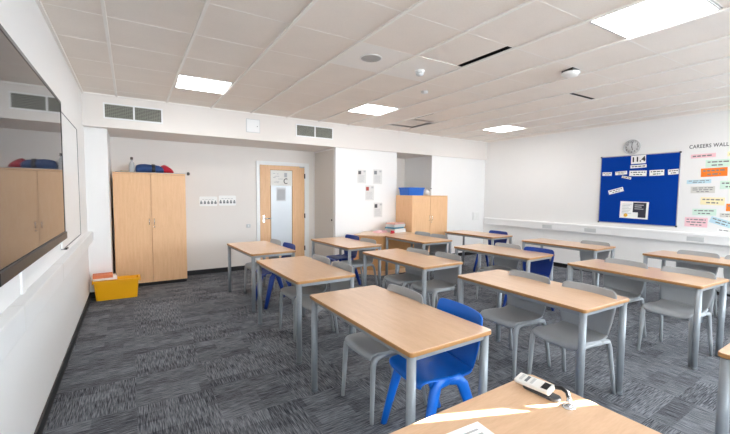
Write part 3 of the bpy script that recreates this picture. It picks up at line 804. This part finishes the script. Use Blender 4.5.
chair(grey, 2.98, 3.66, .02, 'grey chair at corner unit end of the middle table with two grey chairs')
chair(grey, 3.055, 3.195, .0, 'grey chair at near end of the middle table before the corner unit')
chair(navy, 3.02, 5.42, .05, 'navy chair at the table left of the corner unit')
chair(grey, 2.99, 4.87, .04, 'grey chair beside the navy chair, table left of the corner unit')
chair(grey, 4.49, 5.27, .02, 'grey chair before the storage cupboard, farther of two at that table')
chair(grey, 4.46, 4.80, .0, 'grey chair before the storage cupboard, nearer of two at that table')
chair(grey, 4.49, 3.395, .03, 'grey chair beside the navy chair at the mid room table')
chair(navy, 4.50, 2.91, .03, 'navy chair with broad back at the mid room table')
chair(grey, 4.48, 1.87, -.05, 'grey chair at far end of the long table at the right picture edge')
chair(grey, 4.46, 1.32, -.06, 'grey chair at near end of the long table at the right picture edge')
chair(navy, 6.0, 4.72, .02, 'navy chair at the farthest right table, before the blank wall')
chair(grey, 6.0, 2.90, .01, 'grey chair against the right wall trunking, left below the pinboard')
chair(grey, 6.08, 1.68, -.05, 'grey chair at the table under the careers display, farther of two')
chair(grey, 6.07, 1.2, -.05, 'grey chair at the table under the careers display, at the picture edge')

# ------------------------------------------------------------------ near desk: document camera and sheet
t = thing('document_camera', 'white and black document camera lying folded on the near desk', 'document camera', (1.343, .815, .76), .03)
t.scale = (.86, .74, .8)
MB().prism([(x - .002, y - .022) for x, y in rounded(.058, .2, .028)], 0, .016, bev=.004).build('base', M_DGREY, t)
MH = Matrix.Translation((-.004, 0, .026)) @ Matrix.Rotation(-.05, 4, 'X') @ Matrix.Rotation(-.28, 4, 'Y')
hd = MB().box(-.033, .033, -.085, .115, 0, .024, bev=.009, seg=3, M=MH).build('control_head', M_WPLAS, t)
MB().box(-.022, .022, -.07, -.035, .024, .026, bev=.001, M=MH).build('lens_window', M_BLACK, hd)
for i in range(3): MB().box(-.02, .02, .01 + i * .032, .026 + i * .032, .024, .0265, bev=.001, M=MH).build('button', M_FOOT if i == 1 else M_GPLAS, hd)
MB().tube([(.012, -.05, .035), (.02, -.08, .05), (.022, -.115, .058), (.015, -.145, .052), (.0, -.163, .035)], [.009, .010, .010, .010, .009], 12).build('arm', M_BLACK, t)
MB().lathe([(.012, .006), (.014, .02), (.011, .034), (.008, .042)], 16, Matrix.Translation((-.002, -.166, 0))).build('hinge', M_CHROME, t)
MB().lathe([(.03, 0), (.03, .004), (.014, .008)], 24, Matrix.Translation((-.005, -.166, 0))).build('foot_disc', M_CHROME, t)
t = thing('paper_sheet', 'white printed sheet at the front edge of the near desk', 'paper', (.885, .70, .7602), -.07)
m = MB(); m.box(-.09, .09, -.13, .115, 0, .002)
for i in range(6): m.box(-.07, .06, .08 - i * .022, .088 - i * .022, .002, .0023, mi=1)
m.build('sheet', [M_PAPER, M_INKL], t)

# ------------------------------------------------------------------ light, camera
w = bpy.data.worlds.new('world'); scn.world = w; w.use_nodes = True
sky = w.node_tree.nodes.new('ShaderNodeTexSky'); sky.sky_type = 'HOSEK_WILKIE'
w.node_tree.links.new(sky.outputs[0], w.node_tree.nodes['Background'].inputs[0])
w.node_tree.nodes['Background'].inputs[1].default_value = .6
sun = bpy.data.lights.new('sun', 'SUN'); sun.energy = 230; sun.angle = .002; sun.color = (1, .96, .88)
so = bpy.data.objects.new('sun', sun); COL.objects.link(so)
el = math.radians(12.0); u = Vector((.924 * math.cos(el), -.383 * math.cos(el), math.sin(el)))
so.rotation_euler = u.to_track_quat('Z', 'Y').to_euler()

cam = bpy.data.cameras.new('camera'); co = bpy.data.objects.new('camera', cam); COL.objects.link(co)
F, YAW, PITCH, ROLL, CH = 366.62, .569067, .0634196, .00916509, 1.53772
cam.sensor_width = 36; cam.lens = F / 730 * 36; cam.clip_start = .02
co.matrix_world = Matrix.Translation((0, 0, CH)) @ (Matrix.Rotation(-YAW, 4, 'Z') @ Matrix.Rotation(PI / 2 - PITCH, 4, 'X') @ Matrix.Rotation(ROLL, 4, 'Z'))
scn.camera = co
scn.view_settings.view_transform = 'Standard'; scn.view_settings.look = 'None'
scn.view_settings.gamma = 1; scn.view_settings.use_curve_mapping = False
scn.view_settings.exposure = 0.12
scn.cycles.use_denoising = True
scn.cycles.max_bounces = 10; scn.cycles.diffuse_bounces = 6
